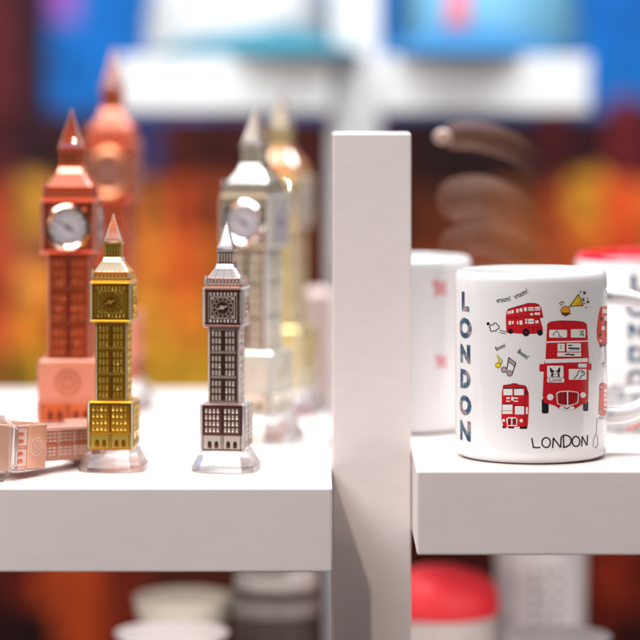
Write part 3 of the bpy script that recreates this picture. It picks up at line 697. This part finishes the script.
# ------------------------------------------------------------------ caps on the rear stand
def cap(px, d, rz, cols, label):
    zt = P(0,56,DR).z + .0004
    root = empty('baseball_cap', (P(px,0,d).x, d, zt)); tag(root, label, 'cap', 'caps on the rear shelf'); root.rotation_euler = (0,0,math.radians(rz))
    crown, brim, brim2, patch = cols
    mb = MB(); rings = []; n = 36
    for k in range(13):
        a_ = k/12*math.pi/2; z = .010 + .098*math.sin(a_)**.9; r = math.cos(a_)**.72
        rings.append([(.080*r*math.cos(2*math.pi*i/n)*(1+.012*math.cos(6*2*math.pi*i/n)), .092*r*math.sin(2*math.pi*i/n)*(1+.012*math.cos(6*2*math.pi*i/n)), z) for i in range(n)])
    rings[-1] = [(x*.01, y*.01, z) for x, y, z in [(math.cos(2*math.pi*i/n), math.sin(2*math.pi*i/n), .108) for i in range(n)]]
    mb.loft([[(x, y, .0) for x, y, z in rings[0]]] + rings); c = mb.build('crown', crown, root, True)
    mb = MB(); mb.lathe([(.0005,.109),(.006,.109),(.005,.112),(.0005,.113)], 16); mb.build('button', brim, c, True)
    mb = MB(); top, bot = [], []
    n = 20
    for ring_, zz in ((top,.012),(bot,.009)):
        for i in range(n+1):
            a_ = math.pi + math.pi*i/n
            inner = (.080*math.cos(a_), .090*math.sin(a_)); ln = .075*math.sin(math.pi*i/n)**.6
            drop = -.007*(math.cos(a_))**2
            ring_.append((inner, (inner[0]*1.02, inner[1]-ln), zz+drop-.008*math.sin(math.pi*i/n)))
    vs = []
    for i in range(n+1):
        (a1, b1, z1), (a2, b2, z2) = top[i], bot[i]
        li = -.018*math.sin(math.pi*i/n); vs += [(a1[0],a1[1],z1+.002-li),(b1[0],b1[1],z1),(b2[0],b2[1],z2),(a2[0],a2[1],z2-li)]
    fs = []
    for i in range(n):
        for k in range(4): fs.append((4*i+k, 4*i+4+k, 4*i+4+(k+1) % 4, 4*i+(k+1) % 4))
    mb.add(vs, fs); mb.build('brim', brim2, root, True)
    mb = MB(); rows = []
    for k in range(7):
        z = .026+k*.0085; el = math.asin(min(1, ((z-.010)/.098)**(1/.9))); r = math.cos(el)**.72
        rows.append([(.0826*r*math.cos(-math.pi/2+t_), .0946*r*math.sin(-math.pi/2+t_), z) for t_ in [(-.14+.24*j/10) for j in range(11)]])
    b = []
    for r_ in rows: b += r_
    mb.add(b, [(k*11+j, k*11+j+1, (k+1)*11+j+1, (k+1)*11+j) for k in range(6) for j in range(10)]); mb.build('front_patch', patch, c, True)
    return root
cw = pmat('white_cotton', (.47,.49,.51), .85, 0, .06, 300, .3); ct = pmat('teal_cotton', (.012,.13,.19), .8, 0, .1, 300, .3); cb = pmat('blue_cotton', (.012,.12,.28), .8, 0, .1, 300, .3); cl = pmat('sky_cotton', (.11,.30,.45), .8, 0, .08, 300, .3); crd = pmat('red_patch', (.50,.12,.16), .7, 0, .1, 200)
cap(238, DR+.13, 28, (cw, cw, ct, cw), 'white cap with teal brim on the left half of the rear shelf')
cap(487, DR+.13, -18, (cl, cw, cb, crd), 'light blue cap with red front patch on the right half of the rear shelf')

# ------------------------------------------------------------------ printed backdrop: a blurred night street in colour blocks
DB = 1.30
RECT = [ # photo px box, sRGB
 (-400,-300,1040,900,(52,17,13)), (-400,-300,1040,112,(14,92,164)), (34,-300,78,20,(120,72,150)),(-400,-300,22,180,(78,26,30)),(20,-300,47,185,(36,20,30)),
 (600,-300,1040,40,(16,84,156)),(45,112,330,182,(50,20,22)),(130,112,156,165,(38,46,88)),(160,120,200,182,(66,22,14)),(205,118,330,178,(58,20,16)),
 (-400,180,16,420,(175,62,28)),(16,176,46,232,(216,150,36)),(16,232,46,268,(140,72,42)),(16,268,46,312,(232,142,44)),(16,312,46,350,(222,128,14)),(16,350,60,430,(208,158,20)),(-60,350,16,430,(150,90,20)),
 (46,190,140,420,(176,76,28)),(140,182,168,226,(158,84,22)),(168,178,192,240,(186,62,14)),(192,178,230,240,(118,46,16)),(140,226,168,290,(205,112,22)),(168,236,196,300,(204,78,16)),(196,240,232,300,(190,92,18)),
 (132,288,166,335,(206,130,22)),(166,296,196,350,(218,112,16)),(196,290,232,345,(190,110,20)),(132,332,180,372,(216,146,18)),(180,345,232,378,(206,140,16)),(132,370,232,430,(204,152,20)),
 (230,180,300,300,(108,44,18)),(230,300,300,430,(150,84,30)),(296,190,322,430,(92,44,28)),(322,190,412,430,(70,28,20)),
 (412,112,540,190,(34,14,14)),(412,190,500,262,(88,36,14)),(496,186,542,232,(130,66,20)),(500,228,545,300,(165,84,22)),(412,255,500,330,(150,60,18)),
 (540,108,570,186,(74,20,24)),(570,112,612,180,(44,16,22)),(608,96,640,180,(96,26,30)),(640,96,1040,180,(60,18,24)),
 (542,184,566,300,(172,60,14)),(566,172,606,220,(228,152,30)),(566,220,606,262,(205,95,18)),(606,182,648,240,(222,78,20)),(600,238,648,330,(206,56,18)),(566,262,606,330,(190,70,16)),(648,180,720,330,(210,110,30)),(720,180,1040,330,(150,50,20)),
 (588,172,600,240,(206,130,26)),
 (-400,430,1040,900,(58,14,9)),(0,520,40,620,(84,18,10)),(40,500,104,660,(172,58,6)),(100,500,150,640,(112,30,12)),(-60,610,60,900,(36,10,9)),(588,500,640,640,(124,30,8)),(636,500,720,640,(70,18,10)),(600,610,720,900,(50,14,9)),(150,520,420,900,(70,26,16))]  # lower blocks darkened in colour for the shade below the shelf
PAL = bpy.data.meshes.new('printed_backdrop')
s = sc(DB); nx, ny = 240, 190
x0, x1, y0, y1 = -380, 1020, -260, 820
vs, cols = [], []
rnd = random.Random(3)
CELL = [[rnd.uniform(.45, 1.35) for _ in range(113)] for _ in range(97)]
wob = [(rnd.uniform(-3,3), rnd.uniform(-3,3)) for _ in RECT]
for j in range(ny+1):
    for i in range(nx+1):
        px = x0+(x1-x0)*i/nx; py = y0+(y1-y0)*j/ny
        vs.append(P(px, py, DB)); c = RECT[0][4]
        for (a0,b0,a1,b1,cc), (wx,wy) in zip(RECT, wob):
            if a0+wx <= px < a1+wx and b0+wy <= py < b1+wy: c = cc
        k = 1.0
        if 112 < py < 430 and (int((px+400)//9) % 3 == 0 or int((py+400)//10) % 3 == 0): k = .80     # window bars in the printed houses
        if py > 112: k *= CELL[int((px+400)//15) % 97][int((py+300)//(11 if int((px+400)//15) % 2 else 19)) % 113]
        c = lin(c)
        if py > 176:
            g_ = .3*c[0]+.6*c[1]+.1*c[2]; c = tuple(.96*v+.04*g_ for v in c); c = (c[0], c[1]*1.03, c[2])
        cols.append(tuple(v*k*.96 for v in c))
PAL.from_pydata(vs, [], [(j*(nx+1)+i, j*(nx+1)+i+1, (j+1)*(nx+1)+i+1, (j+1)*(nx+1)+i) for j in range(ny) for i in range(nx)])
at = PAL.color_attributes.new('print', 'FLOAT_COLOR', 'POINT')
for i, c in enumerate(cols): at.data[i].color = c+(1,)
m, nt, b = new_mat('backdrop_print'); N = nt.nodes; L = nt.links
an = N.new('ShaderNodeVertexColor'); an.layer_name = 'print'
tc = N.new('ShaderNodeTexCoord'); nz = N.new('ShaderNodeTexNoise'); nz.inputs['Scale'].default_value = 38; nz.inputs['Detail'].default_value = 4
L.new(tc.outputs['Object'], nz.inputs['Vector'])
mr = N.new('ShaderNodeMapRange'); mr.inputs[1].default_value = .3; mr.inputs[2].default_value = .7; mr.inputs[3].default_value = .62; mr.inputs[4].default_value = 1.25
mu = N.new('ShaderNodeMix'); mu.data_type = 'RGBA'; mu.blend_type = 'MULTIPLY'; mu.inputs[0].default_value = 1
L.new(nz.outputs['Fac'], mr.inputs[0]); L.new(an.outputs['Color'], mu.inputs[6]); L.new(mr.outputs[0], mu.inputs[7]); L.new(mu.outputs[2], b.inputs['Base Color'])
b.inputs['Roughness'].default_value = .7; b.inputs['Specular IOR Level'].default_value = .15
L.new(mu.outputs[2], b.inputs['Emission Color']); b.inputs['Emission Strength'].default_value = .34  # weak glow of its own stands in for light on the print
PAL.materials.append(m)
bd = bpy.data.objects.new('printed_backdrop', PAL); COL.objects.link(bd)
tag(bd, 'large printed backdrop of a blurred orange night street under blue sky, behind everything', 'backdrop')

# ------------------------------------------------------------------ window reflection of fingers, added as a see-through solid behind the mugs
def hand_reflection():
    dh = .235
    m, nt, b = new_mat('reflected_skin'); N = nt.nodes; L = nt.links
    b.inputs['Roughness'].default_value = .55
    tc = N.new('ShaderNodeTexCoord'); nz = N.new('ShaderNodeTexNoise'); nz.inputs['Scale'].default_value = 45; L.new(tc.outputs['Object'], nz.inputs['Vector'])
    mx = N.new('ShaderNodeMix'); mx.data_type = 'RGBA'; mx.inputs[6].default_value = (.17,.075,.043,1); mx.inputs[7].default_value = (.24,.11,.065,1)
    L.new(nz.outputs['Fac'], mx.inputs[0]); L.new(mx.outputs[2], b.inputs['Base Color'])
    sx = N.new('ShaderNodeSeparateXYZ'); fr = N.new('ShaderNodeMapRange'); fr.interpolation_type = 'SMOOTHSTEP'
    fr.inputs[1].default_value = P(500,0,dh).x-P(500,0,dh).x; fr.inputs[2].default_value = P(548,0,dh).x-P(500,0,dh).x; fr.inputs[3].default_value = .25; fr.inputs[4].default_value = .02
    L.new(tc.outputs['Object'], sx.inputs[0]); L.new(sx.outputs['X'], fr.inputs[0]); L.new(fr.outputs[0], b.inputs['Alpha'])  # alpha fades rightward so the solid looks like a faint reflection
    dh = .235
    root = empty('hand_reflection', P(500,215,dh)); tag(root, 'dim brown glass reflection of curled fingers and thumb, built as a see-through solid above the white mugs', 'hand_reflection')
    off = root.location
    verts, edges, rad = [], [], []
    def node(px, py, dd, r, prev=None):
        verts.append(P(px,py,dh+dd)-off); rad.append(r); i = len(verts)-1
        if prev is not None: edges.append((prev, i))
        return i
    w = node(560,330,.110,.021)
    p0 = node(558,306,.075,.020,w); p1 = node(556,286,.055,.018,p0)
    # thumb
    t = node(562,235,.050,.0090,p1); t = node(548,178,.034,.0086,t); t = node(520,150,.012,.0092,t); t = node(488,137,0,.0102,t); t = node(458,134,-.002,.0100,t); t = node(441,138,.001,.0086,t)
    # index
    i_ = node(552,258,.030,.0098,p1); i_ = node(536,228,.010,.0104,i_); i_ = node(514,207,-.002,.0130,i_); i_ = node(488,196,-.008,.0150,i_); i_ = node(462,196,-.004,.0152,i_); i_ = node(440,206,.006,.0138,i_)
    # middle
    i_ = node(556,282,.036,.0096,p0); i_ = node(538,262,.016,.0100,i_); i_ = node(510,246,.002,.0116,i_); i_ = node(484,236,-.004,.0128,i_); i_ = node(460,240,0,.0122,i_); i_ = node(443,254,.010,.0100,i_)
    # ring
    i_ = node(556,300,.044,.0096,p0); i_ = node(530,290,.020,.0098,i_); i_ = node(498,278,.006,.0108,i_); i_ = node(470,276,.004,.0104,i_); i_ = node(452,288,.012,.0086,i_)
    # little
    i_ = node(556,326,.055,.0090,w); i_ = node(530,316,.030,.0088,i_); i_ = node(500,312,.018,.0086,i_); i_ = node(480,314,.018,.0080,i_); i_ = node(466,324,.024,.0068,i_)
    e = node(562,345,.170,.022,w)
    me = bpy.data.meshes.new('hand_reflection_skin'); me.from_pydata([tuple(v) for v in verts], edges, []); me.materials.append(m)
    o = bpy.data.objects.new('hand_reflection_skin', me); COL.objects.link(o); o.parent = root
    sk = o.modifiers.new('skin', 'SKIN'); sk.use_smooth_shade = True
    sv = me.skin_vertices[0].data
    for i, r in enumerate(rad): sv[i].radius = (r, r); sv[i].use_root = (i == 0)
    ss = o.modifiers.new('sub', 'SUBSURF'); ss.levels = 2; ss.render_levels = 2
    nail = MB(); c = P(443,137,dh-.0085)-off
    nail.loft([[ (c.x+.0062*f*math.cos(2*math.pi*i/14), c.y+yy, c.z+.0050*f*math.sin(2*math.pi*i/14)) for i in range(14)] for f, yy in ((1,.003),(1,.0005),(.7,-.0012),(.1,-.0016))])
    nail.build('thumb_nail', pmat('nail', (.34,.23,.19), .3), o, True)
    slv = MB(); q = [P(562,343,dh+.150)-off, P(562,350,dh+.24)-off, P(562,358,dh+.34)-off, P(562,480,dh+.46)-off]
    slv.tube(q, [.027,.031,.034,.036], 18); slv.build('added_sleeve', pmat('dark_cloth', (.02,.017,.018), .9, 0, .2, 120, .3), root, True)  # made-up sleeve carrying the reflected fingers, hidden behind the mug
hand_reflection()

# ------------------------------------------------------------------ light, world, camera
W = bpy.data.worlds.new('World'); S.world = W; W.use_nodes = True
bg = W.node_tree.nodes['Background']; bg.inputs[0].default_value = (.97, .96, .97, 1); bg.inputs[1].default_value = .06
def area(name, loc, target, size, sy, energy, col):
    l = bpy.data.lights.new(name, 'AREA'); l.shape = 'RECTANGLE'; l.size = size; l.size_y = sy; l.energy = energy; l.color = col
    o = bpy.data.objects.new(name, l); COL.objects.link(o); o.location = loc
    o.rotation_euler = (Vector(target)-Vector(loc)).to_track_quat('-Z', 'Y').to_euler(); return o
area('ceiling_lamp', (0, .34, CAMZ+1.05), (0, .34, CAMZ-1), 1.5, .7, 50, (.98, .99, 1))
area('front_fill', (-1.25, -1.5, CAMZ+1.45), (0, .1, CAMZ-.2), 1.5, .9, 43, (.98, .98, 1))  # added soft fill to lift the front faces
key = Vector((P(372,0,.084).x, .084, P(0,590,.084).z)) + Vector((-.023,-.084,.070)).normalized()*2.1
area('under_shelf_fill', (-.20, .15, ZL-T-.004), (-.20, .24, ZL-.25), .40, .03, .50, (1, .95, .90))  # added fill for the goods below; no such fixture is known
area('under_shelf_fill', (.26, .13, ZR-T-.004), (.26, .20, ZR-.25), .34, .03, .50, (1, .96, .93))  # same added fill for the right-hand goods
l = bpy.data.lights.new('key_spot', 'SPOT'); l.energy = 47; l.spot_size = math.radians(50); l.shadow_soft_size = .03; l.color = (1, .82, .70); l.spot_blend = .5
o = bpy.data.objects.new('key_spot', l); COL.objects.link(o); o.location = key; o.rotation_euler = (Vector((0,.1,ZL))-key).to_track_quat('-Z','Y').to_euler()

cam = bpy.data.cameras.new('camera'); co = bpy.data.objects.new('camera', cam); COL.objects.link(co)
co.location = (0, -Z0, CAMZ); co.rotation_euler = (math.pi/2, 0, 0)
cam.sensor_width = 36; cam.lens = 36*F/640; cam.shift_y = -(320-HY)/640; cam.clip_end = 50; cam.clip_start = .05
cam.dof.use_dof = True; cam.dof.focus_distance = Z0+.036; cam.dof.aperture_fstop = cam.lens/53
S.camera = co
S.view_settings.view_transform = 'Standard'; S.view_settings.look = 'None'; S.view_settings.exposure = 0
S.cycles.use_denoising = True
S.cycles.max_bounces = 14; S.cycles.transmission_bounces = 10; S.cycles.transparent_max_bounces = 16
S.cycles.caustics_reflective = False; S.cycles.sample_clamp_indirect = 6
